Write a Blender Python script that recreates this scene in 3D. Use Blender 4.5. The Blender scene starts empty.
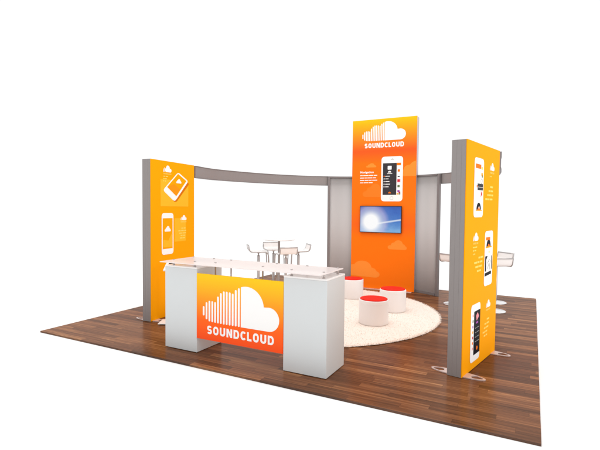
import bpy, bmesh, math, random
from mathutils import Vector, Matrix
random.seed(7)
sc = bpy.context.scene
C = sc.collection
R = math.radians
S = 6.096

# ------------------------------------------------------------------ helpers
def lin(c, k=1.0):
    o = []
    for v in c:
        v = v / 255.0
        v = v / 12.92 if v <= 0.04045 else ((v + 0.055) / 1.055) ** 2.4
        o.append(min(v * k, 1.0))
    return (o[0], o[1], o[2], 1.0)

def mat(name, col, rough=0.5, metal=0.0, spec=0.5, var=0.0, vscale=6.0, bump=0.0, bscale=200.0, coat=0.0):
    m = bpy.data.materials.new(name); m.use_nodes = True
    nt = m.node_tree; b = nt.nodes['Principled BSDF']
    b.inputs['Base Color'].default_value = col
    b.inputs['Roughness'].default_value = rough
    b.inputs['Metallic'].default_value = metal
    b.inputs['Specular IOR Level'].default_value = spec
    b.inputs['Coat Weight'].default_value = coat
    tc = nt.nodes.new('ShaderNodeTexCoord')
    if var > 0:
        n = nt.nodes.new('ShaderNodeTexNoise'); n.inputs['Scale'].default_value = vscale; n.inputs['Detail'].default_value = 4
        nt.links.new(tc.outputs['Object'], n.inputs['Vector'])
        r = nt.nodes.new('ShaderNodeMapRange')
        r.inputs['To Min'].default_value = 1 - var; r.inputs['To Max'].default_value = 1 + var
        nt.links.new(n.outputs['Fac'], r.inputs['Value'])
        mx = nt.nodes.new('ShaderNodeVectorMath'); mx.operation = 'SCALE'
        mx.inputs[0].default_value = col[:3]
        nt.links.new(r.outputs['Result'], mx.inputs['Scale'])
        nt.links.new(mx.outputs['Vector'], b.inputs['Base Color'])
        r2 = nt.nodes.new('ShaderNodeMapRange')
        r2.inputs['To Min'].default_value = max(rough - 0.06, 0.02); r2.inputs['To Max'].default_value = min(rough + 0.06, 1)
        nt.links.new(n.outputs['Fac'], r2.inputs['Value']); nt.links.new(r2.outputs['Result'], b.inputs['Roughness'])
    if bump > 0:
        n = nt.nodes.new('ShaderNodeTexNoise'); n.inputs['Scale'].default_value = bscale
        nt.links.new(tc.outputs['Object'], n.inputs['Vector'])
        bp = nt.nodes.new('ShaderNodeBump'); bp.inputs['Strength'].default_value = bump; bp.inputs['Distance'].default_value = 0.002
        nt.links.new(n.outputs['Fac'], bp.inputs['Height']); nt.links.new(bp.outputs['Normal'], b.inputs['Normal'])
    return m

def grad_mat(name, stops, rough=0.5, k=1.0, spec=0.08):
    """a printed vertical gradient on a graphic panel (Generated Z runs 0..1 up the panel)"""
    m = mat(name, (1, 1, 1, 1), rough, spec=spec)
    nt = m.node_tree; b = nt.nodes['Principled BSDF']
    tc = nt.nodes.new('ShaderNodeTexCoord'); sp = nt.nodes.new('ShaderNodeSeparateXYZ')
    nt.links.new(tc.outputs['Generated'], sp.inputs[0])
    cr = nt.nodes.new('ShaderNodeValToRGB'); el = cr.color_ramp.elements
    while len(el) > 1: el.remove(el[-1])
    el[0].position = stops[0][0]; el[0].color = lin(stops[0][1], k)
    for p, c in stops[1:]:
        e = el.new(p); e.color = lin(c, k)
    nt.links.new(sp.outputs['Z'], cr.inputs['Fac'])
    nt.links.new(cr.outputs['Color'], b.inputs['Base Color'])
    return m

def obj(name, bm, m, parent=None, smooth=False):
    bmesh.ops.recalc_face_normals(bm, faces=bm.faces)
    me = bpy.data.meshes.new(name); bm.to_mesh(me); bm.free()
    if smooth:
        for p in me.polygons: p.use_smooth = True
    me.materials.append(m)
    o = bpy.data.objects.new(name, me); C.objects.link(o)
    if parent is not None: o.parent = parent
    return o

def tag(o, label, cat, group=None):
    o['label'] = label; o['category'] = cat
    if group: o['group'] = group
    return o

def thing(name, label, cat, loc=(0, 0, 0), rotz=0.0, group=None):
    o = bpy.data.objects.new(name, None); C.objects.link(o)
    o.location = loc; o.rotation_euler = (0, 0, rotz); o.empty_display_size = .2
    return tag(o, label, cat, group)

def box(bm, x0, x1, y0, y1, z0, z1, bev=0.0):
    vs = [bm.verts.new(p) for p in ((x0, y0, z0), (x1, y0, z0), (x1, y1, z0), (x0, y1, z0), (x0, y0, z1), (x1, y0, z1), (x1, y1, z1), (x0, y1, z1))]
    fs = [bm.faces.new([vs[i] for i in f]) for f in ((0, 3, 2, 1), (4, 5, 6, 7), (0, 1, 5, 4), (1, 2, 6, 5), (2, 3, 7, 6), (3, 0, 4, 7))]
    if bev > 0:
        es = list({e for f in fs for e in f.edges})
        bmesh.ops.bevel(bm, geom=es, offset=bev, segments=2, profile=0.5, affect='EDGES')
    return bm

def bx(*a, bev=0.0):
    return box(bmesh.new(), *a, bev=bev)

def lathe(bm, prof, cx=0, cy=0, seg=48):
    """prof: list of (r, z) from bottom to top; r == 0 closes"""
    rings = []
    for r, z in prof:
        if r <= 1e-6: rings.append([bm.verts.new((cx, cy, z))])
        else: rings.append([bm.verts.new((cx + r * math.cos(2 * math.pi * i / seg), cy + r * math.sin(2 * math.pi * i / seg), z)) for i in range(seg)])
    for a, b in zip(rings, rings[1:]):
        for i in range(seg):
            j = (i + 1) % seg
            if len(a) == 1 and len(b) == 1: continue
            if len(a) == 1: bm.faces.new((a[0], b[i], b[j]))
            elif len(b) == 1: bm.faces.new((a[i], a[j], b[0]))
            else: bm.faces.new((a[i], a[j], b[j], b[i]))
    return bm

def tube(bm, pts, r, seg=10, closed=False):
    pts = [Vector(p) for p in pts]; n = len(pts); rings = []
    prev = None
    for i, p in enumerate(pts):
        if closed: t = (pts[(i + 1) % n] - pts[i - 1]).normalized()
        else: t = (pts[min(i + 1, n - 1)] - pts[max(i - 1, 0)]).normalized()
        if prev is None:
            a = Vector((0, 0, 1)) if abs(t.z) < .9 else Vector((1, 0, 0))
            u = t.cross(a).normalized()
        else:
            u = (prev - t * prev.dot(t)).normalized()
        prev = u; v = t.cross(u)
        rings.append([bm.verts.new(p + u * (r * math.cos(2 * math.pi * k / seg)) + v * (r * math.sin(2 * math.pi * k / seg))) for k in range(seg)])
    m = n if closed else n - 1
    for i in range(m):
        a, b = rings[i], rings[(i + 1) % n]
        for k in range(seg):
            l = (k + 1) % seg
            bm.faces.new((a[k], a[l], b[l], b[k]))
    if not closed:
        bm.faces.new(rings[0][::-1]); bm.faces.new(rings[-1])
    return bm

def smooth_path(pts, rad, n=5):
    """polyline with its corners rounded"""
    P = [Vector(p) for p in pts]; out = [P[0]]
    for a, b, c in zip(P, P[1:], P[2:]):
        r = min(rad, (a - b).length * .49, (c - b).length * .49)
        s = b + (a - b).normalized() * r; e = b + (c - b).normalized() * r
        for i in range(n + 1):
            t = i / n; out.append(s * (1 - t) ** 2 + b * 2 * t * (1 - t) + e * t * t)
    out.append(P[-1]); return out

# flat printed shapes in a panel's own (x, z) plane; the panel faces local -Y
LY = 0.0011
def slab(bm, poly, y, th=0.0009):
    n = len(poly)
    a = [bm.verts.new((p[0], y, p[1])) for p in poly]
    b = [bm.verts.new((p[0], y + th, p[1])) for p in poly]
    f = bm.faces.new(a)
    for i in range(n):
        j = (i + 1) % n
        bm.faces.new((a[i], a[j], b[j], b[i]))
    return bm

def rpoly(pts, rad, n=5):
    P = [Vector((p[0], p[1])) for p in pts]; out = []; m = len(P)
    for i in range(m):
        a, b, c = P[i - 1], P[i], P[(i + 1) % m]
        r = min(rad, (a - b).length * .49, (c - b).length * .49)
        s = b + (a - b).normalized() * r; e = b + (c - b).normalized() * r
        for k in range(n + 1):
            t = k / n; q = s * (1 - t) ** 2 + b * 2 * t * (1 - t) + e * t * t
            out.append((q.x, q.y))
    return out

def rrect(x0, x1, z0, z1, r): return rpoly([(x0, z0), (x1, z0), (x1, z1), (x0, z1)], r)

def circ(cx, cz, r, n=24, sx=1.0): return [(cx + sx * r * math.cos(2 * math.pi * i / n), cz + r * math.sin(2 * math.pi * i / n)) for i in range(n)]

def cloud_poly(x0, x1, z0, z1, cs=((.13, .13, .13), (.34, .27, .17), (.57, .36, .23), (.80, .22, .135), (.90, .12, .12)), clip=None):
    """union of circles over a flat base: the outline of a small flat bottomed cloud"""
    top = max(c[1] + c[2] for c in cs); A = min(c[0] - c[2] for c in cs); B = max(c[0] + c[2] for c in cs)
    n = 110; pts = []
    for i in range(n + 1):
        x = A + (B - A) * (1 - math.cos(math.pi * i / n)) / 2
        z = 0.0
        for cx, cz, r in cs:
            if abs(x - cx) < r: z = max(z, cz + math.sqrt(r * r - (x - cx) ** 2))
        if z > 0.0: pts.append((x, z))
    zl, zr = cs[0][1], cs[-1][1]
    le = [(cs[0][0] - cs[0][2] * math.sin(R(t)), zl - zl * math.cos(R(t))) for t in range(0, 90, 15)]
    re_ = [(cs[-1][0] + cs[-1][2] * math.sin(R(t)), zr - zr * math.cos(R(t))) for t in range(75, -1, -15)]
    pts = le + pts[1:-1] + re_
    return [(x0 + (x - A) / (B - A) * (x1 - x0), z0 + z / top * (z1 - z0)) for x, z in pts]

def ribbon(bm, path, w, y, th=0.0009, closed=False):
    P = [Vector(p) for p in path]; n = len(P); L = []; Rr = []
    for i in range(n):
        if closed: d0 = (P[i] - P[i - 1]).normalized(); d1 = (P[(i + 1) % n] - P[i]).normalized()
        else:
            d0 = (P[i] - P[i - 1]).normalized() if i else (P[1] - P[0]).normalized()
            d1 = (P[i + 1] - P[i]).normalized() if i < n - 1 else d0
        n0 = Vector((-d0.y, d0.x)); n1 = Vector((-d1.y, d1.x)); b = (n0 + n1)
        b = b.normalized() if b.length > 1e-6 else n0
        k = 1 / max(b.dot(n1), .42)
        L.append(P[i] + b * (w / 2 * k)); Rr.append(P[i] - b * (w / 2 * k))
    va = [[bm.verts.new((p.x, yy, p.y)) for p in L] for yy in (y, y + th)]
    vb = [[bm.verts.new((p.x, yy, p.y)) for p in Rr] for yy in (y, y + th)]
    m = n if closed else n - 1
    for i in range(m):
        j = (i + 1) % n
        bm.faces.new((va[0][i], va[0][j], vb[0][j], vb[0][i]))
        bm.faces.new((va[0][i], va[0][j], va[1][j], va[1][i]))
        bm.faces.new((vb[0][i], vb[0][j], vb[1][j], vb[1][i]))
    return bm

def superarc(cx, cz, rx, rz, a0, a1, n, e=2.6):
    out = []
    for i in range(n + 1):
        a = R(a0 + (a1 - a0) * i / n); c, s = math.cos(a), math.sin(a)
        out.append((cx + rx * math.copysign(abs(c) ** (2 / e), c), cz + rz * math.copysign(abs(s) ** (2 / e), s)))
    return out

def glyph(ch, w, s):
    a = s / 2; x0, x1, z0, z1 = a, w - a, a, 1 - a; cx = w / 2; rx = (x1 - x0) / 2; rz = (z1 - z0) / 2
    if ch == 'O': return superarc(cx, .5, rx, rz, 0, 360, 40)[:-1], True
    if ch == 'C': return superarc(cx, .5, rx, rz, 38, 322, 32), False
    if ch == 'U': return [(x0, 1)] + superarc(cx, z0 + rx, rx, rx, 180, 360, 16, 2.2) + [(x1, 1)], False
    if ch == 'N': return [(x0, 0), (x0, 1 - a * .9), (x1, a * .9), (x1, 1)], False
    if ch == 'L': return [(x0, 1), (x0, z0), (w, z0)], False
    if ch == 'D': return [(x0, z0)] + superarc(x1 - rx * 1.1, .5, rx * 1.1, rz, -90, 90, 22, 2.4) + [(x0, z1)], True
    if ch == 'S':
        r = (.5 - a) / 2
        t = superarc(cx, .5 + r, rx * .95, r, 25, 270, 18, 2.3); b = superarc(cx, .5 - r, rx, r, 90, -155, 18, 2.3)
        return t[:-1] + [(cx, .5)] + b[1:], False

def lettering(bm, text, x0, x1, z0, h, y, s=.225):
    W = {'L': .56, 'S': .66, 'N': .74}; g = .17
    ws = [W.get(c, .72) for c in text]; tot = sum(ws) + g * (len(text) - 1) - .07; k = (x1 - x0) / tot; x = x0
    for c, w in zip(text, ws):
        if c == 'N':
            d = s * 1.12
            pl = [(0, 0), (s, 0), (s, .60), (w - d, 0), (w, 0), (w, 1), (w - s, 1), (w - s, .40), (d, 1), (0, 1)]
            slab(bm, [(x + px * k, z0 + pz * h) for px, pz in pl], y); x += (w + g) * k; continue
        pth, cl = glyph(c, w, s)
        ribbon(bm, [(x + px * k, z0 + pz * h) for px, pz in pth], s * (k + h) / 2, y, closed=cl)
        x += (w + (g - .07 if c == 'C' else g)) * k
    return bm

BARS = [(.100, .465, .575), (.143, .425, .625), (.186, .406, .646), (.228, .402, .646), (.269, .400, .640), (.310, .398, .708), (.351, .397, .752),
        (.393, .396, .776), (.434, .396, .777), (.476, .396, .773), (.518, .396, .763), (.560, .396, .808), (.602, .396, .832)]
def logo(bm, fx, fz, y):
    """the striped cloud: 13 bars growing into a solid cloud; fx/fz map the counter panel's metres"""
    for x, a, b in BARS:
        w = .0125
        slab(bm, [(fx(p[0]), fz(p[1])) for p in rpoly([(x - w, a), (x + w, a), (x + w, b), (x - w, b)], .012, 3)], y)
    pts = [(.630, .396), (.995, .396)]
    for i in range(1, 27):                      # small lobe
        a = -90 + i * (198 / 27.0); pts.append((.995 + .131 * math.cos(R(a)), .527 + .131 * math.sin(R(a))))
    pts = [p for p in pts if not (p[0] < .935 and p[1] > .5)]
    for i in range(0, 31):
        a = 2 + i * (118 / 30.0); px, pz = .705 + .228 * math.cos(R(a)), .630 + .228 * math.sin(R(a))
        if px > .630 and not (pz < .650 and px > .90): pts.append((px, pz))
    pts.append((.630, .845))
    slab(bm, [(fx(a), fz(b)) for a, b in pts], y)
    return bm

def words(bm, x0, z, lens, h, y, gap=.014):
    """a line of small print too fine to read: one short block per word"""
    for l in lens:
        slab(bm, [(x0, z), (x0 + l, z), (x0 + l, z + h), (x0, z + h)], y); x0 += l + gap

def txt(body, size, bold=0.0):
    cu = bpy.data.curves.new('t', 'FONT'); cu.body = body; cu.size = size; cu.offset = bold; cu.space_character = 1.12; cu.extrude = 0.0004
    o = bpy.data.objects.new('t', cu); C.objects.link(o)
    dg = bpy.context.evaluated_depsgraph_get(); me = bpy.data.meshes.new_from_object(o.evaluated_get(dg))
    bpy.data.objects.remove(o); bm = bmesh.new(); bm.from_mesh(me); bpy.data.meshes.remove(me)
    bmesh.ops.transform(bm, matrix=Matrix.Rotation(R(90), 4, 'X'), verts=bm.verts)
    return bm

# ------------------------------------------------------------------ materials
M = {}
M['white'] = mat('white_laminate', (.64, .67, .678, 1), .38, var=.012, vscale=3)
M['whitegloss'] = mat('white_gloss', (.86, .85, .84, 1), .22)
M['acrylic'] = mat('frosted_acrylic', (.92, .85, .835, 1), .15)
_nt = M['acrylic'].node_tree; _tr = _nt.nodes.new('ShaderNodeBsdfTranslucent'); _tr.inputs['Color'].default_value = (.95, .92, .91, 1)
_mx = _nt.nodes.new('ShaderNodeMixShader'); _mx.inputs[0].default_value = .45
_nt.links.new(_nt.nodes['Principled BSDF'].outputs[0], _mx.inputs[1]); _nt.links.new(_tr.outputs[0], _mx.inputs[2])
_nt.links.new(_mx.outputs[0], _nt.nodes['Material Output'].inputs['Surface'])
M['seatwhite'] = mat('seat_white', (.90, .86, .84, 1), .35)
M['print_white'] = mat('print_white', (.93, .93, .92, 1), .5, spec=.04)
M['metal'] = mat('brushed_aluminium', (.275, .25, .245, 1), .45, metal=.1, var=.04, vscale=30, spec=.4)
M['metal_dark'] = mat('aluminium_groove', (.22, .20, .20, 1), .5, metal=.3)
M['chrome'] = mat('satin_chrome', (.46, .43, .42, 1), .28, metal=.75)
M['base_chrome'] = mat('polished_base', (.82, .82, .83, 1), .22, metal=.6)
M['black'] = mat('black_plastic', (.012, .012, .014, 1), .3)
M['glass_black'] = mat('dark_screen_glass', (.008, .008, .010, 1), .35, spec=.1)
M['tower_side'] = mat('lilac_grey_edge', (.50, .48, .53, 1), .5, spec=.2)
M['pouf'] = mat('white_leatherette', (.83, .80, .79, 1), .5, bump=.25, bscale=250)
M['red'] = mat('red_vinyl', lin((228, 34, 16)), .55, spec=.12, bump=.2, bscale=250)
M['orange_wall'] = mat('amber_fabric_print', lin((255, 166, 3)), .65, var=.015, vscale=2, spec=.04)
M['amber_light'] = mat('pale_amber_print', lin((255, 186, 44)), .6, spec=.04)
M['amber_shade'] = mat('burnt_amber_print', lin((214, 118, 10)), .6, spec=.04)
M['deep_amber'] = mat('deep_amber_print', lin((250, 150, 20)), .6, spec=.04)
M['amber_text'] = mat('pale_text_print', lin((255, 216, 105)), .6, spec=.04)
M['cloud_orange'] = mat('pale_orange_print', lin((255, 146, 56)), .55, spec=.04)
M['cloud_faint'] = mat('faint_orange_print', lin((255, 128, 40)), .55, spec=.04)
M['print_orange'] = mat('print_orange', lin((252, 120, 20)), .5, spec=.04)
M['print_dark'] = mat('print_charcoal', lin((62, 60, 64)), .5, spec=.04)
M['print_black'] = mat('print_black', lin((18, 17, 26)), .5, spec=.04)
M['print_red'] = mat('print_red', lin((205, 50, 60)), .5, spec=.04)
M['print_green'] = mat('print_green', lin((110, 125, 90)), .5, spec=.04)
M['print_pink'] = mat('print_pink', lin((240, 150, 160)), .5, spec=.04)
M['print_purple'] = mat('print_purple', lin((170, 90, 180)), .5, spec=.04)
M['print_grey'] = mat('print_grey', lin((150, 150, 150)), .5, spec=.04)
M['counter_grad'] = grad_mat('counter_gradient_print', [(0, (255, 84, 34)), (.30, (255, 104, 32)), (.62, (255, 156, 38)), (1, (255, 204, 34))])
M['tower_grad'] = grad_mat('tower_gradient_print', [(0, (255, 120, 16)), (.30, (255, 120, 14)), (.38, (255, 106, 30)), (.48, (255, 118, 18)), (.74, (255, 116, 18)), (.815, (253, 90, 34)), (.90, (255, 140, 34)), (.965, (255, 172, 26)), (1, (255, 190, 22))], rough=.4)

def screen_fabric():
    m = mat('grey_screen_fabric', (.46, .45, .44, 1), .5, spec=.35)
    nt = m.node_tree; b = nt.nodes['Principled BSDF']; tc = nt.nodes['Texture Coordinate']
    w = nt.nodes.new('ShaderNodeTexWave'); w.bands_direction = 'X'; w.inputs['Scale'].default_value = 1.3
    w.inputs['Distortion'].default_value = 1.5; w.inputs['Detail'].default_value = 3
    mp = nt.nodes.new('ShaderNodeMapping'); mp.inputs['Scale'].default_value = (1, 1, .04)
    nt.links.new(tc.outputs['Object'], mp.inputs[0]); nt.links.new(mp.outputs[0], w.inputs['Vector'])
    cr = nt.nodes.new('ShaderNodeValToRGB'); cr.color_ramp.elements[0].color = (.52, .50, .49, 1); cr.color_ramp.elements[1].color = (.56, .535, .525, 1)
    nt.links.new(w.outputs['Fac'], cr.inputs['Fac']); nt.links.new(cr.outputs['Color'], b.inputs['Base Color'])
    b.inputs['Roughness'].default_value = .55
    tr = nt.nodes.new('ShaderNodeBsdfTranslucent'); tr.inputs['Color'].default_value = (.86, .83, .82, 1)
    mx = nt.nodes.new('ShaderNodeMixShader'); mx.inputs[0].default_value = .55
    nt.links.new(b.outputs[0], mx.inputs[1]); nt.links.new(tr.outputs[0], mx.inputs[2]); nt.links.new(mx.outputs[0], nt.nodes['Material Output'].inputs['Surface'])
    return m
M['fabric'] = screen_fabric()

def wood():
    m = bpy.data.materials.new('walnut_planks'); m.use_nodes = True
    nt = m.node_tree; N = nt.nodes; L = nt.links; b = N['Principled BSDF']
    def mth(op, a, bb=None, c=None):
        n = N.new('ShaderNodeMath'); n.operation = op
        for i, v in enumerate((a, bb, c)):
            if v is None: continue
            if isinstance(v, (int, float)): n.inputs[i].default_value = v
            else: L.new(v, n.inputs[i])
        return n.outputs[0]
    g = N.new('ShaderNodeNewGeometry'); sp = N.new('ShaderNodeSeparateXYZ'); L.new(g.outputs['Position'], sp.inputs[0])
    X, Y = sp.outputs['X'], sp.outputs['Y']
    ry = mth('DIVIDE', Y, .0872); row = mth('FLOOR', ry); fy = mth('FRACT', ry)
    wn = N.new('ShaderNodeTexWhiteNoise'); wn.noise_dimensions = '1D'; L.new(row, wn.inputs['W'])
    rx = mth('ADD', mth('DIVIDE', X, .92), mth('MULTIPLY', wn.outputs['Value'], 17.3)); col = mth('FLOOR', rx); fx = mth('FRACT', rx)
    cb = N.new('ShaderNodeCombineXYZ'); L.new(row, cb.inputs[0]); L.new(col, cb.inputs[1])
    w2 = N.new('ShaderNodeTexWhiteNoise'); w2.noise_dimensions = '2D'; L.new(cb.outputs[0], w2.inputs['Vector'])
    v = w2.outputs['Value']
    cr = N.new('ShaderNodeValToRGB'); e = cr.color_ramp.elements
    e[0].position = 0; e[0].color = (.085, .032, .013, 1); e[1].position = 1; e[1].color = (.42, .195, .082, 1)
    for p, c in ((.22, (.118, .046, .019, 1)), (.45, (.170, .064, .026, 1)), (.7, (.235, .094, .038, 1)), (.88, (.32, .138, .056, 1))):
        q = e.new(p); q.color = c
    # grain
    gx = N.new('ShaderNodeCombineXYZ'); L.new(mth('MULTIPLY', X, 1.5), gx.inputs[0]); L.new(mth('MULTIPLY', Y, 44), gx.inputs[1]); L.new(mth('MULTIPLY', v, 31), gx.inputs[2])
    ns = N.new('ShaderNodeTexNoise'); ns.inputs['Scale'].default_value = 1.0; ns.inputs['Detail'].default_value = 6; ns.inputs['Roughness'].default_value = .62
    ns.inputs['Distortion'].default_value = .6; L.new(gx.outputs[0], ns.inputs['Vector'])
    fac = mth('ADD', mth('ADD', mth('MULTIPLY', v, .64), .18), mth('MULTIPLY', mth('SUBTRACT', ns.outputs['Fac'], .5), 1.75))
    L.new(fac, cr.inputs['Fac'])
    # seams
    d1 = mth('MINIMUM', fy, mth('SUBTRACT', 1, fy)); d2 = mth('MINIMUM', fx, mth('SUBTRACT', 1, fx))
    s1 = mth('LESS_THAN', d1, .016); s2 = mth('LESS_THAN', d2, .0016); s = mth('MAXIMUM', s1, s2)
    mx = N.new('ShaderNodeMix'); mx.data_type = 'RGBA'; L.new(mth('MULTIPLY', s, .55), mx.inputs['Factor'])
    L.new(cr.outputs['Color'], mx.inputs['A']); mx.inputs['B'].default_value = (.03, .014, .008, 1)
    L.new(mx.outputs['Result'], b.inputs['Base Color'])
    L.new(mth('ADD', mth('MULTIPLY', ns.outputs['Fac'], .12), .13), b.inputs['Roughness'])
    b.inputs['Specular IOR Level'].default_value = 0
    gl = N.new('ShaderNodeBsdfGlossy'); gl.inputs['Color'].default_value = (.95, .93, .92, 1)
    fr = N.new('ShaderNodeFresnel'); fr.inputs['IOR'].default_value = 1.3
    mr = N.new('ShaderNodeMapRange'); mr.inputs['From Max'].default_value = .35; mr.inputs['To Min'].default_value = .03; mr.inputs['To Max'].default_value = .125
    L.new(fr.outputs[0], mr.inputs['Value'])
    ms = N.new('ShaderNodeMixShader'); L.new(mr.outputs[0], ms.inputs[0]); L.new(b.outputs[0], ms.inputs[1]); L.new(gl.outputs[0], ms.inputs[2])
    L.new(ms.outputs[0], N['Material Output'].inputs['Surface'])
    L.new(mth('ADD', mth('MULTIPLY', ns.outputs['Fac'], .14), .14), gl.inputs['Roughness'])
    bp = N.new('ShaderNodeBump'); bp.inputs['Strength'].default_value = .10; bp.inputs['Distance'].default_value = .001
    L.new(mth('SUBTRACT', ns.outputs['Fac'], s), bp.inputs['Height']); L.new(bp.outputs['Normal'], b.inputs['Normal']); L.new(bp.outputs['Normal'], gl.inputs['Normal'])
    return m
M['wood'] = wood()
M['rug'] = mat('cream_shag', (.86, .765, .69, 1), .9, var=.02, vscale=14, spec=.1)

def tv_mat():
    m = bpy.data.materials.new('sky_screen_image'); m.use_nodes = True
    nt = m.node_tree; N = nt.nodes; L = nt.links; b = N['Principled BSDF']
    def mth(op, a, bb=None, c=None):
        n = N.new('ShaderNodeMath'); n.operation = op
        for i, v in enumerate((a, bb, c)):
            if v is None: continue
            if isinstance(v, (int, float)): n.inputs[i].default_value = v
            else: L.new(v, n.inputs[i])
        return n.outputs[0]
    tc = N.new('ShaderNodeTexCoord'); sp = N.new('ShaderNodeSeparateXYZ'); L.new(tc.outputs['Generated'], sp.inputs[0])
    u, v = sp.outputs['X'], sp.outputs['Z']
    du = mth('MULTIPLY', mth('SUBTRACT', u, .27), 1.62); dv = mth('SUBTRACT', v, .40)
    r = mth('SQRT', mth('ADD', mth('MULTIPLY', du, du), mth('MULTIPLY', dv, dv)))
    sky = N.new('ShaderNodeValToRGB'); e = sky.color_ramp.elements
    e[0].position = 0; e[0].color = lin((120, 175, 225)); e[1].position = 1; e[1].color = lin((16, 60, 158))
    q = e.new(.35); q.color = lin((58, 122, 200)); q = e.new(.7); q.color = lin((36, 100, 190))
    cn = N.new('ShaderNodeTexNoise'); cn.inputs['Scale'].default_value = 5; cn.inputs['Detail'].default_value = 5
    L.new(tc.outputs['Generated'], cn.inputs['Vector'])
    L.new(mth('ADD', mth('MULTIPLY', v, .9), mth('MULTIPLY', mth('SUBTRACT', cn.outputs['Fac'], .5), .45)), sky.inputs['Fac'])
    def mixc(f, a, col):
        mx = N.new('ShaderNodeMix'); mx.data_type = 'RGBA'; L.new(f, mx.inputs['Factor']); L.new(a, mx.inputs['A']); mx.inputs['B'].default_value = col
        return mx.outputs['Result']
    # lilac halo, streak of cloud, sun glow
    halo = mth('MULTIPLY', mth('SUBTRACT', 1, mth('MINIMUM', mth('MULTIPLY', mth('ABSOLUTE', mth('SUBTRACT', r, .58)), 6), 1)), .35)
    c1 = mixc(halo, sky.outputs['Color'], lin((190, 170, 220)))
    line = mth('SUBTRACT', v, mth('ADD', .30, mth('MULTIPLY', mth('SUBTRACT', u, .3), .28)))
    st = mth('SUBTRACT', 1, mth('MINIMUM', mth('MULTIPLY', mth('ABSOLUTE', line), mth('ADD', 13, mth('MULTIPLY', cn.outputs['Fac'], 14))), 1))
    st = mth('MULTIPLY', st, mth('GREATER_THAN', u, .3))
    c2 = mixc(mth('MULTIPLY', st, .85), c1, lin((236, 244, 250)))
    glow = mth('EXPONENT', mth('MULTIPLY', mth('MULTIPLY', r, r), -7.0))
    c3 = mixc(mth('MINIMUM', mth('MULTIPLY', glow, 1.6), 1), c2, (1, 1, 1, 1))
    b.inputs['Base Color'].default_value = (.01, .01, .01, 1); b.inputs['Roughness'].default_value = .25
    L.new(c3, b.inputs['Emission Color']); b.inputs['Emission Strength'].default_value = .92
    return m
M['tv'] = tv_mat()

# ------------------------------------------------------------------ setting
gm = mat('white_studio_floor', (.97, .97, .97, 1), .9, spec=.0)
g = obj('ground', bx(-60, 66, -40, 90, -.06, -.022), gm); g['kind'] = 'structure'
f = obj('floor', bx(0, S, 0, S, -.022, 0, bev=.0015), M['wood']); f['kind'] = 'structure'

# shag rug
def rug():
    cx, cy, r = 2.72, 3.05, 2.07
    bm = bmesh.new(); nr, ns = 60, 260; rings = []
    top = bm.verts.new((0, 0, .026))
    for i in range(1, nr + 1):
        rr = r * i / nr
        z = .024
        ring = []
        for k in range(ns):
            a = 2 * math.pi * k / ns
            j = random.uniform(-.004, .004)
            zz = z + random.uniform(-.0012, .0012) if i < nr else .006
            ring.append(bm.verts.new(((rr + j) * math.cos(a), (rr + j) * math.sin(a), zz)))
        rings.append(ring)
    for k in range(ns): bm.faces.new((top, rings[0][k], rings[0][(k + 1) % ns]))
    for a, b in zip(rings, rings[1:]):
        for k in range(ns): bm.faces.new((a[k], b[k], b[(k + 1) % ns], a[(k + 1) % ns]))
    # yarn tufts
    for i in range(30000):
        if i < 22000: rr = r * math.sqrt(random.random())
        else: rr = r * random.uniform(.975, 1.004)
        a = random.uniform(0, 2 * math.pi); x, y = rr * math.cos(a), rr * math.sin(a)
        t = random.uniform(0, 2 * math.pi); w = random.uniform(.003, .006)
        dx, dy = math.cos(t) * w, math.sin(t) * w
        h = random.uniform(.005, .016); lean = random.uniform(0, .018); t2 = random.uniform(0, 2 * math.pi)
        if i >= 22000:
            t2 = a + random.uniform(-.6, .6); lean = random.uniform(.005, .035); z0 = .012; h = random.uniform(-.006, .014)
        else: z0 = .022
        p = bm.verts.new((x + dx, y + dy, z0)); q = bm.verts.new((x - dx, y - dy, z0))
        s = bm.verts.new((x + lean * math.cos(t2), y + lean * math.sin(t2), z0 + h)); bm.faces.new((p, q, s))
    me = bpy.data.meshes.new('round_rug'); bm.to_mesh(me); bm.free(); me.materials.append(M['rug'])
    o = bpy.data.objects.new('round_rug', me); C.objects.link(o); o.location = (cx, cy, .001)
    tag(o, 'large round cream shag rug lying on the dark plank floor', 'rug')
rug()

# ------------------------------------------------------------------ curved header beam
def catmull(P, n=10):
    out = []
    for i in range(len(P) - 1):
        p0 = P[max(i - 1, 0)]; p1 = P[i]; p2 = P[i + 1]; p3 = P[min(i + 2, len(P) - 1)]
        for k in range(n):
            t = k / n
            out.append(tuple(.5 * (2 * p1[j] + (-p0[j] + p2[j]) * t + (2 * p0[j] - 5 * p1[j] + 4 * p2[j] - p3[j]) * t * t + (-p0[j] + 3 * p1[j] - 3 * p2[j] + p3[j]) * t ** 3) for j in (0, 1)))
    out.append(P[-1]); return out
half = [(.81, 2.21), (.735, 2.60), (.725, 2.95), (.83, 3.54), (1.02, 4.15), (1.33, 4.72), (1.72, 5.18), (2.18, 5.50), (2.68, 5.68)]
CX = 3.18
right = [(2 * CX - x, y) for x, y in reversed(half[4:])] + [(5.485, 3.54), (5.555, 2.95), (5.58, 2.60), (5.60, 2.21)]
path = catmull(half + [(CX, 5.73)] + right, 8)
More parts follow.
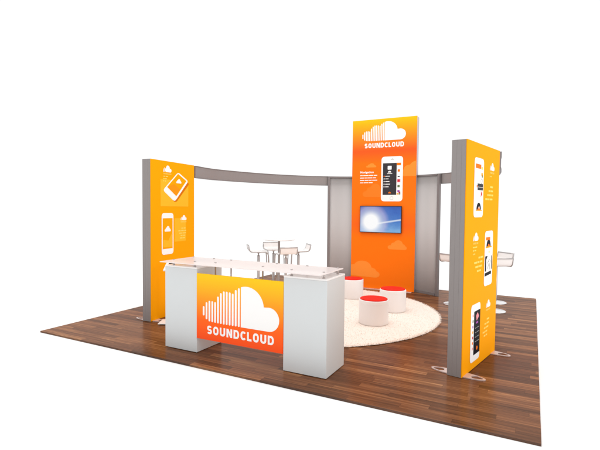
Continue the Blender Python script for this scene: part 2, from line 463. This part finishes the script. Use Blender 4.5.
def sweep(bm, pts, off0, off1, z0, z1):
    """a curved slab between two offsets from the path (positive = inward, towards the booth)"""
    rows = []
    for i, p in enumerate(pts):
        a = pts[max(i - 1, 0)]; b = pts[min(i + 1, len(pts) - 1)]
        t = Vector((b[0] - a[0], b[1] - a[1])).normalized(); n = Vector((t.y, -t.x))
        rows.append([bm.verts.new((p[0] + n.x * o, p[1] + n.y * o, z)) for o, z in ((off0, z0), (off1, z0), (off1, z1), (off0, z1))])
    for a, b in zip(rows, rows[1:]):
        for k in range(4): bm.faces.new((a[k], a[(k + 1) % 4], b[(k + 1) % 4], b[k]))
    bm.faces.new(rows[0]); bm.faces.new(rows[-1][::-1])
    return bm
bt = thing('curved_beam', 'long grey curved header beam linking the two amber walls behind the booth', 'beam', (0, 0, 0))
obj('beam_face', sweep(bmesh.new(), path, -.035, .035, 2.248, 2.432), M['metal'], bt)
rb = sweep(bmesh.new(), path, -.042, .042, 2.4325, 2.442)
obj('top_rail', rb, M['metal_dark'], bt)
rb = sweep(bmesh.new(), path, -.042, .042, 2.238, 2.2475)
obj('bottom_rail', rb, M['metal_dark'], bt)

# ------------------------------------------------------------------ curved grey screens
def sub(pts, x0, x1): return [p for p in pts if x0 <= p[0] <= x1 and p[1] > 4]
def offs(pts, o):
    out = []
    for i, p in enumerate(pts):
        a = pts[max(i - 1, 0)]; b = pts[min(i + 1, len(pts) - 1)]
        t = Vector((b[0] - a[0], b[1] - a[1])).normalized(); out.append((p[0] + t.y * o, p[1] - t.x * o))
    return out
fine = catmull(half + [(CX, 5.73)] + right, 60)
def screen(x0, x1, label):
    t = thing('curved_screen', label, 'screen', (0, 0, 0), 0, 'curved grey screens beside the orange tower')
    pts = sub(fine, x0, x1)
    # post at each end, fabric between
    k = 0
    while math.hypot(pts[k][0] - pts[0][0], pts[k][1] - pts[0][1]) < .045: k += 1
    obj('post', sweep(bmesh.new(), pts[:k + 1], .048, .095, 0.004, 2.436), M['metal_dark'], t)
    obj('post', sweep(bmesh.new(), pts[-k - 1:], .048, .095, 0.004, 2.436), M['metal_dark'], t)
    mid = pts[k:len(pts) - k:6]
    obj('fabric', sweep(bmesh.new(), mid, .058, .078, .05, 2.405), M['fabric'], t, True)
    obj('bottom_rail', sweep(bmesh.new(), mid, .050, .092, .004, .049), M['metal_dark'], t)
    obj('top_rail', sweep(bmesh.new(), mid, .050, .092, 2.406, 2.436), M['metal_dark'], t)
screen(1.915, 2.62, 'grey curved fabric screen on the left side of the orange tower')
screen(3.70, 4.41, 'grey curved fabric screen on the right side of the orange tower')

# ------------------------------------------------------------------ amber walls
def foot_plate(parent, cx, hw=.285, hy=.075):
    """thin metal almond plate with a slot cut in each wing, lying across the wall's foot"""
    bm = bmesh.new(); n = 64; outer = [];
    def pt(a, rx, ry): return (rx * math.cos(a), ry * math.sin(a))
    o = [pt(2 * math.pi * i / n, hw, hy) for i in range(n)]
    vo = {}
    for z in (.002, .012):
        vo[z] = [bm.verts.new((x_y[1] + cx, x_y[0] + .073, z)) for x_y in o]
    holes = []
    for sgn in (-1, 1):
        h = [(sgn * .196 + (.066 if sgn * math.cos(2 * math.pi * i / 28) > 0 else .052) * math.cos(2 * math.pi * i / 28), .040 * math.sin(2 * math.pi * i / 28) * (1 - .35 * sgn * math.cos(2 * math.pi * i / 28))) for i in range(28)]
        holes.append({z: [bm.verts.new((q[1] + cx, q[0] + .073, z)) for q in h] for z in (.002, .012)})
    for z in (.002, .012):
        es = []
        for loop in [vo[z]] + [h[z] for h in holes]:
            for i in range(len(loop)): es.append(bm.edges.new((loop[i], loop[(i + 1) % len(loop)])))
        bmesh.ops.triangle_fill(bm, edges=es, use_beauty=True)
    for loop in [vo] + holes:
        a, b = loop[.002], loop[.012]
        for i in range(len(a)):
            j = (i + 1) % len(a)
            try: bm.faces.new((a[i], a[j], b[j], b[i]))
            except ValueError: pass
    return obj('foot_plate', bm, M['footplate'], parent)
M['footplate'] = mat('rosy_steel', (.66, .54, .51, 1), .25, metal=.3)

def wall_root(name, label, P0, P1, w, H, th, group):
    ang = math.atan2(P1[1] - P0[1], P1[0] - P0[0])
    t = thing(name, label, 'wall', (P0[0], P0[1], 0), ang, group)
    obj('frame', bx(.006, w - .006, .004, th - .004, .004, H, bev=.003), M['metal'], t)
    for yy in ((.004, .0488), (.0492, .0968), (.0972, .1495)):
        obj('end_strip', bx(-.0005, .0055, yy[0], yy[1], .004, H - .002, bev=.0008), M['metal'], t)
    obj('front_graphic', bx(0, w, -.006, .003, .006, H - .001, bev=.0015), M['orange_wall'], t)
    obj('back_graphic', bx(.014, w - .004, th - .003, th + .003, .006, H - .001, bev=.0015), M['orange_wall'], t)
    foot_plate(t, .10); foot_plate(t, w - .10)
    return t
Y1 = -.0075; Y2 = -.0087; Y3 = -.0099; Y4 = -.0111
def prt(name, fn, m, parent):
    bm = bmesh.new(); fn(bm); return obj(name, bm, M[m], parent)

def icon(t, x, z, w, lines=(.10, .07, .05)):
    """small striped cloud with a line of print under it"""
    def fn(bm):
        cw = w; x0 = x - w / 2
        slab(bm, cloud_poly(x0 + w * .22, x0 + w, z, z + w * .52, cs=((.2, .2, .2), (.45, .36, .30), (.84, .18, .18))), Y1)
        for i, hh in enumerate((.18, .28, .34)):
            slab(bm, [(x0 + w * (.0 + .07 * i), z), (x0 + w * (.04 + .07 * i), z), (x0 + w * (.04 + .07 * i), z + w * hh), (x0 + w * .07 * i, z + w * hh)], Y1)
    prt('cloud_print', fn, 'print_white', t)
    def f2(bm):
        zz = z - .045
        lettering(bm, 'SOUNDCLOUD', x - w * .48, x + w * .48, zz + .008, .020, Y1)
        for i, l in enumerate(lines):
            words(bm, x - w / 2, zz - .030 - .036 * i, (l * .45, l * .55), .013, Y1)
    prt('small_print', f2, 'amber_text', t)

# left wall
LP0, LP1 = (.954, 1.098), (.83, 2.191)
lw = wall_root('amber_wall', 'amber wall at the left with a tilted phone above an upright phone', LP0, LP1, 1.10, 2.447, .146, 'amber graphic walls at the sides of the booth')
prt('pale_square', lambda bm: slab(bm, rrect(.22, .93, 1.74, 2.16, .01), -.0071, .0005), 'amber_light', lw)
icon(lw, .385, 2.275, .20)
quad = [(.655, 2.295), (.93, 2.165), (.565, 1.815), (.275, 1.99)]
prt('phone_shadow', lambda bm: slab(bm, rpoly([(.64, 2.25), (.965, 2.125), (.60, 1.80), (.50, 1.84)], .05), Y1 + .0002, .0004), 'amber_shade', lw)
ph = prt('phone_print', lambda bm: slab(bm, rpoly(quad, .055), Y2), 'print_white', lw)
prt('phone_screen', lambda bm: slab(bm, rpoly([(.652, 2.268), (.875, 2.165), (.605, 1.905), (.375, 2.045)], .008), Y3), 'orange_wall', ph)
prt('screen_shape', lambda bm: slab(bm, [(.39, 2.045), (.60, 1.92), (.70, 2.02), (.55, 2.10)], Y4), 'deep_amber', ph)
prt('cloud_print', lambda bm: slab(bm, cloud_poly(.60, .735, 2.115, 2.185), Y4 - .001), 'print_white', ph)
prt('pale_square', lambda bm: slab(bm, rrect(.56, .86, 1.17, 1.55, .01), -.0071, .0005), 'amber_light', lw)
ph = prt('phone_print', lambda bm: slab(bm, rrect(.243, .531, .985, 1.635, .06), Y2), 'print_white', lw)
prt('phone_screen', lambda bm: slab(bm, rrect(.266, .508, 1.075, 1.555, .004), Y3), 'orange_wall', ph)
prt('screen_shape', lambda bm: slab(bm, [(.275, 1.22), (.40, 1.20), (.50, 1.33), (.50, 1.10), (.275, 1.10)], Y4), 'amber_light', ph)
prt('cloud_print', lambda bm: slab(bm, cloud_poly(.31, .46, 1.345, 1.43), Y4), 'print_white', ph)
icon(lw, .80, 1.515, .16, ())
def f(bm):
    for i, (a, ls) in enumerate(((.74, (.05, .05)), (.66, (.06, .07, .05)), (.68, (.08, .09)), (.72, (.05, .06)), (.70, (.07, .05)))):
        words(bm, a, 1.375 - .040 * i, ls, .016, Y1)
prt('small_print', f, 'amber_text', lw)

# right wall
RP0, RP1 = (5.388, 1.044), (5.618, 2.184)
rw = wall_root('amber_wall', 'amber wall at the right showing three upright white phones', RP0, RP1, 1.163, 2.447, .146, 'amber graphic walls at the sides of the booth')
def phone(x0, x1, z0, z1): return prt('phone_print', lambda bm: slab(bm, rrect(x0, x1, z0, z1, .055), Y2), 'print_white', rw)
def bit(par, m, poly, y=None, name='screen_image'):
    return prt(name, lambda bm: slab(bm, poly, Y3 if y is None else y), m, par)
ph = phone(.235, .547, 1.652, 2.288)
bit(ph, 'print_orange', rrect(.272, .452, 2.175, 2.222, .002)); bit(ph, 'amber_text', rrect(.466, .515, 2.17, 2.20, .002))
bit(ph, 'orange_wall', rrect(.462, .51, 2.10, 2.135, .01)); bit(ph, 'print_green', rrect(.482, .515, 2.085, 2.115, .006))
prt('screen_image', lambda bm: ribbon(bm, circ(.478, 2.045, .026, 16), .006, Y3, closed=True), 'print_grey', ph)
bit(ph, 'print_dark', rrect(.345, .528, 1.945, 1.975, .002)); bit(ph, 'print_dark', rrect(.345, .528, 1.98, 2.015, .002))
bit(ph, 'print_orange', rrect(.315, .338, 1.972, 1.996, .002)); bit(ph, 'print_red', [(.462, 1.87), (.505, 1.905), (.462, 1.94)])
dome = lambda cx, cz, r: [(cx + r * math.cos(R(a)), cz + r * math.sin(R(a))) for a in range(0, 181, 12)]
bit(ph, 'print_black', dome(.398, 1.735, .075)); bit(ph, 'print_orange', dome(.398, 1.728, .038), Y4); bit(ph, 'orange_wall', rrect(.30, .50, 1.722, 1.733, .002), Y4 - .001)
bit(ph, 'print_white', circ(.398, 1.757, .014), Y4 - .002)
icon(rw, .862, 2.185, .17, (.05,))
def f(bm):
    for i, (a, ls) in enumerate(((.80, (.10,)), (.745, (.06, .09)), (.70, (.05, .07, .07)), (.63, (.09, .05, .10)))): words(bm, a, 1.985 - .047 * i, ls, .020, Y1)
prt('small_print', f, 'amber_text', rw)
ph = phone(.652, .955, .862, 1.492)
bit(ph, 'print_orange', rrect(.690, .845, 1.385, 1.420, .002)); bit(ph, 'print_black', dome(.79, 1.315, .078)); bit(ph, 'print_orange', dome(.79, 1.308, .036), Y4)
bit(ph, 'orange_wall', rrect(.685, .90, 1.298, 1.314, .002), Y4 - .001); bit(ph, 'amber_text', rrect(.80, .835, 1.235, 1.262, .008))
bit(ph, 'print_black', rpoly([(.675, 1.03), (.715, 1.03), (.712, 1.16), (.765, 1.205), (.675, 1.205)], .01)); bit(ph, 'print_black', rrect(.905, .930, 1.04, 1.20, .003))
prt('screen_image', lambda bm: [ribbon(bm, [(.77, 1.05), (.80, 1.09), (.78, 1.13), (.84, 1.16)], .012, Y3), ribbon(bm, [(.86, 1.04), (.85, 1.10), (.88, 1.15)], .012, Y3)], 'print_grey', ph)
bit(ph, 'print_black', [(.672, .975), (.91, .985), (.91, 1.022), (.672, 1.012)])
icon(rw, .335, 1.40, .17, (.12, .09, .06))
def f(bm):
    for i, (a, ls) in enumerate(((.44, (.06, .09)), (.30, (.10, .06, .09)), (.34, (.11, .10)), (.40, (.06, .06)))): words(bm, a, 1.20 - .048 * i, ls, .020, Y1)
prt('small_print', f, 'amber_text', rw)
ph = phone(.236, .548, .085, .712)
bit(ph, 'print_black', rrect(.338, .545, .155, .632, .003), name='phone_screen')
for zz, m_ in ((.60, 'print_pink'), (.54, 'print_green'), (.48, 'print_purple'), (.42, 'orange_wall'), (.36, 'print_red'), (.30, 'print_orange'), (.24, 'print_pink')):
    bit(ph, m_, rrect(.290, .318, zz - .02, zz + .008, .004))
bit(ph, 'print_pink', rpoly([(.42, .52), (.50, .56), (.45, .61), (.40, .58)], .01), Y4); bit(ph, 'print_purple', rrect(.40, .47, .49, .51, .003), Y4)
bit(ph, 'print_orange', circ(.45, .215, .022), Y4)
prt('small_print', lambda bm: [words(bm, .375, .44 - .05 * i, (.05, .07), .008, Y4) for i in range(4)], 'print_grey', ph)
icon(rw, .842, .60, .165, ())
def f(bm):
    for i, (a, ls) in enumerate(((.80, (.09,)), (.72, (.07, .08)), (.70, (.06, .09)), (.66, (.08, .07)), (.70, (.06, .05)))): words(bm, a, .455 - .045 * i, ls, .018, Y1)
prt('small_print', f, 'amber_text', rw)

# ------------------------------------------------------------------ orange tower
tw = thing('display_tower', 'tall orange graphic tower with striped white cloud, lettering and a phone picture', 'tower', (2.455, 5.482, 0))
obj('body', bx(0.004, 1.398, .004, .185, .010, 3.640, bev=.003), M['tower_side'], tw)
obj('base', bx(.02, 1.36, -.10, .25, .001, .0095, bev=.002), M['base_chrome'], tw)
obj('front_graphic', bx(0, 1.402, -.006, .0035, .011, 3.642, bev=.0015), M['tower_grad'], tw)
kx = (1.172 - .226) / (1.126 - .0875)
fx = lambda x: .226 + (x - .0875) * kx
fz = lambda z: 3.182 + (z - .396) * .86
prt('cloud_logo', lambda bm: logo(bm, fx, fz, Y1), 'print_white', tw)
prt('lettering', lambda bm: lettering(bm, 'SOUNDCLOUD', .280, 1.135, 3.035, .102, Y1), 'print_white', tw)
prt('cloud_picture', lambda bm: slab(bm, [p for p in cloud_poly(1.02, 1.75, 2.415, 2.73) if p[0] < 1.4005] + [(1.4005, 2.415)], Y1), 'cloud_orange', tw)
prt('cloud_picture', lambda bm: slab(bm, cloud_poly(.25, .76, 1.985, 2.27), Y1), 'cloud_faint', tw)
prt('cloud_picture', lambda bm: slab(bm, cloud_poly(.828, 1.235, .875, 1.075), Y1), 'cloud_orange', tw)
prt('cloud_picture', lambda bm: slab(bm, [(.0015, .255)] + [p for p in cloud_poly(-.22, .66, .245, .595) if p[0] > .0015], Y1), 'cloud_orange', tw)
prt('cloud_picture', lambda bm: slab(bm, cloud_poly(.321, .55, 2.62, 2.71), Y1), 'cloud_orange', tw)
hb = txt('Navigation', .072, .0030)
w_ = max(v.co.x for v in hb.verts); bmesh.ops.transform(hb, matrix=Matrix.Translation((.187, Y2, 2.500)) @ Matrix.Diagonal((.305 / w_, 1, .80, 1)), verts=hb.verts)
obj('lettering', hb, M['print_white'], tw)
def f(bm):
    for i, ls in enumerate(((.06, .12, .09, .08), (.09, .05, .11, .07), (.10, .08, .06, .11), (.07, .10, .09))): words(bm, .187, 2.440 - .052 * i, ls, .017, Y2, .012)
prt('small_print', f, 'print_white', tw)
ph = prt('phone_print', lambda bm: slab(bm, rrect(.662, 1.124, 1.892, 2.836, .075), Y2), 'print_white', tw)
bit(ph, 'print_dark', rrect(.697, .992, 2.028, 2.698, .002), name='phone_screen')
bit(ph, 'print_orange', rrect(.994, 1.082, 2.645, 2.698, .002))
bit(ph, 'print_grey', rrect(.86, .93, 2.765, 2.772, .003)); bit(ph, 'print_grey', circ(.893, 2.792, .006)); 
prt('home_button', lambda bm: ribbon(bm, circ(.893, 1.96, .034, 20), .004, Y3, closed=True), 'print_grey', ph)
bit(ph, 'print_white', rrect(.80, .885, 2.56, 2.64, .012), Y4); bit(ph, 'print_white', dome(.842, 2.50, .035), Y4)
prt('menu_title', lambda bm: slab(bm, rrect(.79, .90, 2.47, 2.482, .002), Y4), 'print_white', ph)
for i in range(5):
    bit(ph, 'print_white', rrect(.752, .752 + (.10, .07, .09, .105, .075)[i], 2.415 - .056 * i, 2.430 - .056 * i, .003), Y4, name='menu_text')

for i in range(1, 5): bit(ph, 'print_white', circ(.727, 2.423 - .056 * i, .012, 12), Y4, name='menu_icon')
bit(ph, 'print_orange', circ(.727, 2.423, .013, 12), Y4, name='menu_icon'); bit(ph, 'print_orange', cloud_poly(.815, .88, 2.06, 2.095), Y4)
for z, m_ in ((2.53, 'print_orange'), (2.42, 'print_black'), (2.32, 'print_red'), (2.205, 'print_green'), (2.10, 'print_purple')):
    bit(ph, m_, rrect(1.015, 1.062, z - .018, z + (.03 if m_ != 'print_black' else .0), .008))
bit(ph, 'print_pink', rrect(1.005, 1.075, 2.29, 2.36, .01), Y3 + .0005)
for x, z, m_ in ((1.0, 2.035, 'orange_wall'), (1.042, 2.035, 'print_green'), (1.042, 2.066, 'print_red')): bit(ph, m_, rrect(x, x + .036, z, z + .028, .002))

# television on the tower
tv = thing('television', 'flat television showing sun flare in blue sky, mounted on the orange tower', 'television', (2.455 + .668, 5.482 - .006, 1.22))
obj('bracket', bx(-.15, .15, -.018, -.0005, .18, .40), M['black'], tv)
obj('housing', bx(-.458, .458, -.052, -.019, 0, .572, bev=.004), M['black'], tv)
obj('screen', bx(-.444, .444, -.0545, -.0525, .014, .558), M['tv'], tv)

# ------------------------------------------------------------------ reception counter
ct = thing('reception_counter', 'white two pedestal reception counter with orange cloud panel between the pedestals', 'counter', (2.0, .338, 0))
for x in (0, 1.685):
    cb = obj('pedestal', bx(x, x + .502, 0, .475, .006, 1.0, bev=.003), M['white'], ct)
    obj('pedestal_top', bx(x - .001, x + .503, -.001, .476, 1.0005, 1.02, bev=.003), M['whitegloss'], cb)
obj('shelf', bx(.5025, 1.6845, .03, .42, .78, .80), M['whitegloss'], ct)
pn = obj('front_panel', bx(.504, 1.683, -.004, .012, .182, .955, bev=.0015), M['counter_grad'], ct)
px = lambda x: x + .51
prt('cloud_logo', lambda bm: logo(bm, px, lambda z: z, -.0056), 'print_white', pn)
prt('lettering', lambda bm: lettering(bm, 'SOUNDCLOUD', .152 + .51, 1.062 + .51, .256, .098, -.0056), 'print_white', pn)
GT = 1.070
obj('top_shelf', bx(.045, 2.175, -.135, .455, GT, GT + .010, bev=.002), M['acrylic'], ct)
def standoff(x, y, z0):
    bm = bmesh.new()
    lathe(bm, [(0, z0), (.016, z0), (.016, z0 + .006), (.009, z0 + .008), (.009, GT - .006), (.015, GT - .004), (.015, GT - .0005), (0, GT - .0005)], x, y, 20)
    o = obj('standoff', bm, M['chrome'], ct, True)
    obj('cap', lathe(bmesh.new(), [(0, GT + .0105), (.013, GT + .0105), (.013, GT + .015), (.010, GT + .018), (0, GT + .018)], x, y, 20), M['chrome'], o, True)
for x, y in ((.085, .06), (.42, .06), (2.125, .055), (1.75, .055), (2.125, .42), (1.75, .42), (.085, .42), (.42, .42)): standoff(x, y, 1.0205)
for x, y in ((.70, .10), (1.36, .10), (.70, .405), (1.36, .405)): standoff(x, y, .8005)

# ------------------------------------------------------------------ tablet kiosk behind the counter
kt = thing('tablet_kiosk', 'slim white tablet kiosk between the left amber wall and the counter', 'kiosk', (1.32, 1.217, 0), R(29))
obj('base', bx(-.22, .10, -.12, .14, .0135, .026, bev=.003), M['whitegloss'], kt)
obj('pole', bx(-.03, .03, -.015, .015, .0265, .81, bev=.004), M['whitegloss'], kt)
hd = obj('head', bx(-.148, .148, -.010, .010, -.104, .104, bev=.005), M['whitegloss'], kt)
sb = obj('tablet_screen', bx(-.108, .122, -.0118, -.0104, -.07, .092), M['glass_black'], hd)
hd.location = (0, 0, .842); hd.rotation_euler = (R(-65), 0, 0)

# ------------------------------------------------------------------ poufs
def copy_tree(o, parent=None):
    c = o.copy(); C.objects.link(c); c.parent = parent
    for ch in [k for k in o.children]: copy_tree(ch, c)
    return c
def make_pouf():
    t = thing('pouf', '', 'stool', (0, 0, 0), 0, 'white drum poufs with red tops on the rug')
    r, h = .218, .362
    obj('drum', lathe(bmesh.new(), [(0, .0), (r - .012, .0), (r - .004, .006), (r, .018), (r, h - .014), (r - .003, h - .004), (r - .010, h), (r - .016, h - .002), (0, h - .004)], seg=96), M['pouf'], t, True)
    obj('cushion', lathe(bmesh.new(), [(r - .020, h - .003), (r - .014, h + .006), (r - .022, h + .013), (r - .05, h + .016), (0, h + .018)], seg=96), M['red'], t, True)
    obj('seam', tube(bmesh.new(), [((r + .0005) * math.cos(a * math.pi / 36), (r + .0005) * math.sin(a * math.pi / 36), h - .05) for a in range(72)], .0016, 6, True), M['pouf'], t, True)
    return t
p0 = make_pouf()
for i, (x, y, lb) in enumerate(((3.925, 2.63, 'white drum pouf with red top, nearest of the three on the rug'),
                                (3.945, 3.58, 'white drum pouf with red top, furthest right and close to the orange tower'),
                                (2.955, 4.25, 'white drum pouf with red top, partly hidden by the counter'))):
    o = p0 if i == 0 else copy_tree(p0)
    o.location = (x, y, .026); o['label'] = lb; o.rotation_euler.z = i * 1.3

# ------------------------------------------------------------------ bar stools and tables
def make_stool():
    t = thing('bar_stool', '', 'bar stool', (0, 0, 0), 0, 'white bar stools around the two high tables')
    obj('base', lathe(bmesh.new(), [(0, .001), (.195, .001), (.198, .006), (.190, .012), (.05, .024), (.034, .04), (0, .04)], seg=56), M['base_chrome'], t, True)
    obj('column', lathe(bmesh.new(), [(.030, .04), (.030, .69), (.024, .70), (.016, .702), (.016, .74), (.04, .75), (.06, .765), (0, .765)], seg=28), M['chrome'], t, True)
    # bent shell, facing +Y (towards the table), back at -Y
    w = .170
    prof = smooth_path([(0, -.228, .915), (0, -.205, .79), (0, .16, .782), (0, .185, .778)], .085, 8)
    bm = bmesh.new(); th = .012; rows = []
    for i, p in enumerate(prof):
        a = prof[max(i - 1, 0)]; b = prof[min(i + 1, len(prof) - 1)]; d = (b - a).normalized(); n = Vector((0, -d.z, d.y)) * (th / 2)
        rows.append([bm.verts.new((sx * w, p.y + s * n.y, p.z + s * n.z)) for sx, s in ((-1, -1), (1, -1), (1, 1), (-1, 1))])
    for a, b in zip(rows, rows[1:]):
        for k in range(4): bm.faces.new((a[k], a[(k + 1) % 4], b[(k + 1) % 4], b[k]))
    bm.faces.new(rows[0]); bm.faces.new(rows[-1][::-1])
    obj('seat', bm, M['seatwhite'], t)
    bm = bmesh.new(); ww = w + .012
    side = [(-.232, .925), (-.208, .785), (.19, .775), (.21, .45)]
    loop = []
    L1 = smooth_path([(-ww, y, z) for y, z in side], .085, 7); L2 = [Vector((-p.x, p.y, p.z)) for p in L1]
    obj('frame', tube(bmesh.new(), L1 + L2[::-1], .0125, 10, True), M['chrome'], t, True)
    obj('footrest', tube(bmesh.new(), [(-ww + .004, .214, .448), (ww - .004, .214, .448)], .0145, 12), M['chrome'], t, True)
    return t
def make_table(): 
    t = thing('bar_table', '', 'table', (0, 0, 0), 0, 'round white high tables at the back of the booth')
    obj('tabletop', lathe(bmesh.new(), [(0, 1.028), (.335, 1.028), (.35, 1.036), (.35, 1.044), (.346, 1.05), (0, 1.05)], seg=80), M['whitegloss'], t, True)
    obj('column', lathe(bmesh.new(), [(.024, .03), (.024, 1.0), (.06, 1.012), (.09, 1.027), (0, 1.027)], seg=28), M['chrome'], t, True)
    obj('base', lathe(bmesh.new(), [(0, .001), (.215, .001), (.218, .006), (.21, .012), (.05, .022), (.03, .03), (0, .03)], seg=56), M['base_chrome'], t, True)
    return t
TL = (1.09, 4.65); TR = (5.10, 4.92)
tb = make_table(); tb.location = (*TL, 0); tb['label'] = 'round white high table seen above the counter, with four stools round it'
tc_ = copy_tree(tb); tc_.location = (*TR, 0); tc_['label'] = 'round white high table standing behind the right amber wall'
s0 = make_stool(); first = True
for (x, y), T, lb in (((.742, 4.362), TL, 'white bar stool on the left of the table seen above the counter'),
                      ((1.42, 4.94), TL, 'white bar stool on the right of the table seen above the counter'),
                      ((1.49, 4.25), TL, 'white bar stool seen from behind, in front of the table above the counter'),
                      ((.78, 4.93), TL, 'white bar stool facing forward on the far side of the table above the counter'),
                      ((5.415, 5.285), TR, 'white bar stool furthest back behind the right amber wall'),
                      ((5.44, 4.51), TR, 'white bar stool whose seat sticks out past the right amber wall'),
                      ((4.77, 4.737), TR, 'white bar stool in the gap between the grey screen and the right amber wall')):
    o = s0 if first else copy_tree(s0); first = False
    o.location = (x, y, 0); o.rotation_euler = (0, 0, (R(-24) if x == 4.77 else math.atan2(T[1] - y, T[0] - x) - math.pi / 2)); o['label'] = lb

# ------------------------------------------------------------------ light
w = bpy.data.worlds.new('World'); sc.world = w; w.use_nodes = True
bg = w.node_tree.nodes['Background']; bg.inputs['Color'].default_value = (1, 1, 1, 1); bg.inputs['Strength'].default_value = 1.05
def area(name, loc, tgt, size, power, col=(1, 1, 1)):
    l = bpy.data.lights.new(name, 'AREA'); l.shape = 'SQUARE'; l.size = size; l.energy = power; l.color = col
    o = bpy.data.objects.new(name, l); C.objects.link(o); o.location = loc
    o.rotation_euler = (Vector(tgt) - Vector(loc)).to_track_quat('-Z', 'Y').to_euler()
area('overhead_softbox', (3.4, 2.2, 9), (3.2, 3, 0), 6, 330, (1, .985, .97))
area('right_softbox', (13.5, .0, 2.4), (3.5, 2, .8), 3.5, 125, (1, .92, .87))

# ------------------------------------------------------------------ camera
cam = bpy.data.cameras.new('camera'); co = bpy.data.objects.new('camera', cam); C.objects.link(co)
cpos = (5.99348, -3.69112, 1.73567); yaw, pitch, roll, fpx = -.484417, -.0387236, .00929374, 441.77
fw = Vector((math.sin(yaw) * math.cos(pitch), math.cos(yaw) * math.cos(pitch), math.sin(pitch)))
r_ = Vector((math.cos(yaw), -math.sin(yaw), 0)); u_ = r_.cross(fw)
r2 = r_ * math.cos(roll) + u_ * math.sin(roll); u2 = r2.cross(fw)
mm = Matrix(((r2.x, u2.x, -fw.x, cpos[0]), (r2.y, u2.y, -fw.y, cpos[1]), (r2.z, u2.z, -fw.z, cpos[2]), (0, 0, 0, 1)))
co.matrix_world = mm
cam.sensor_width = 36; cam.lens = fpx / 600 * 36; cam.clip_end = 300; cam.clip_start = .05
sc.camera = co
sc.view_settings.view_transform = 'Standard'; sc.view_settings.look = 'None'; sc.view_settings.exposure = 0; sc.view_settings.gamma = 1
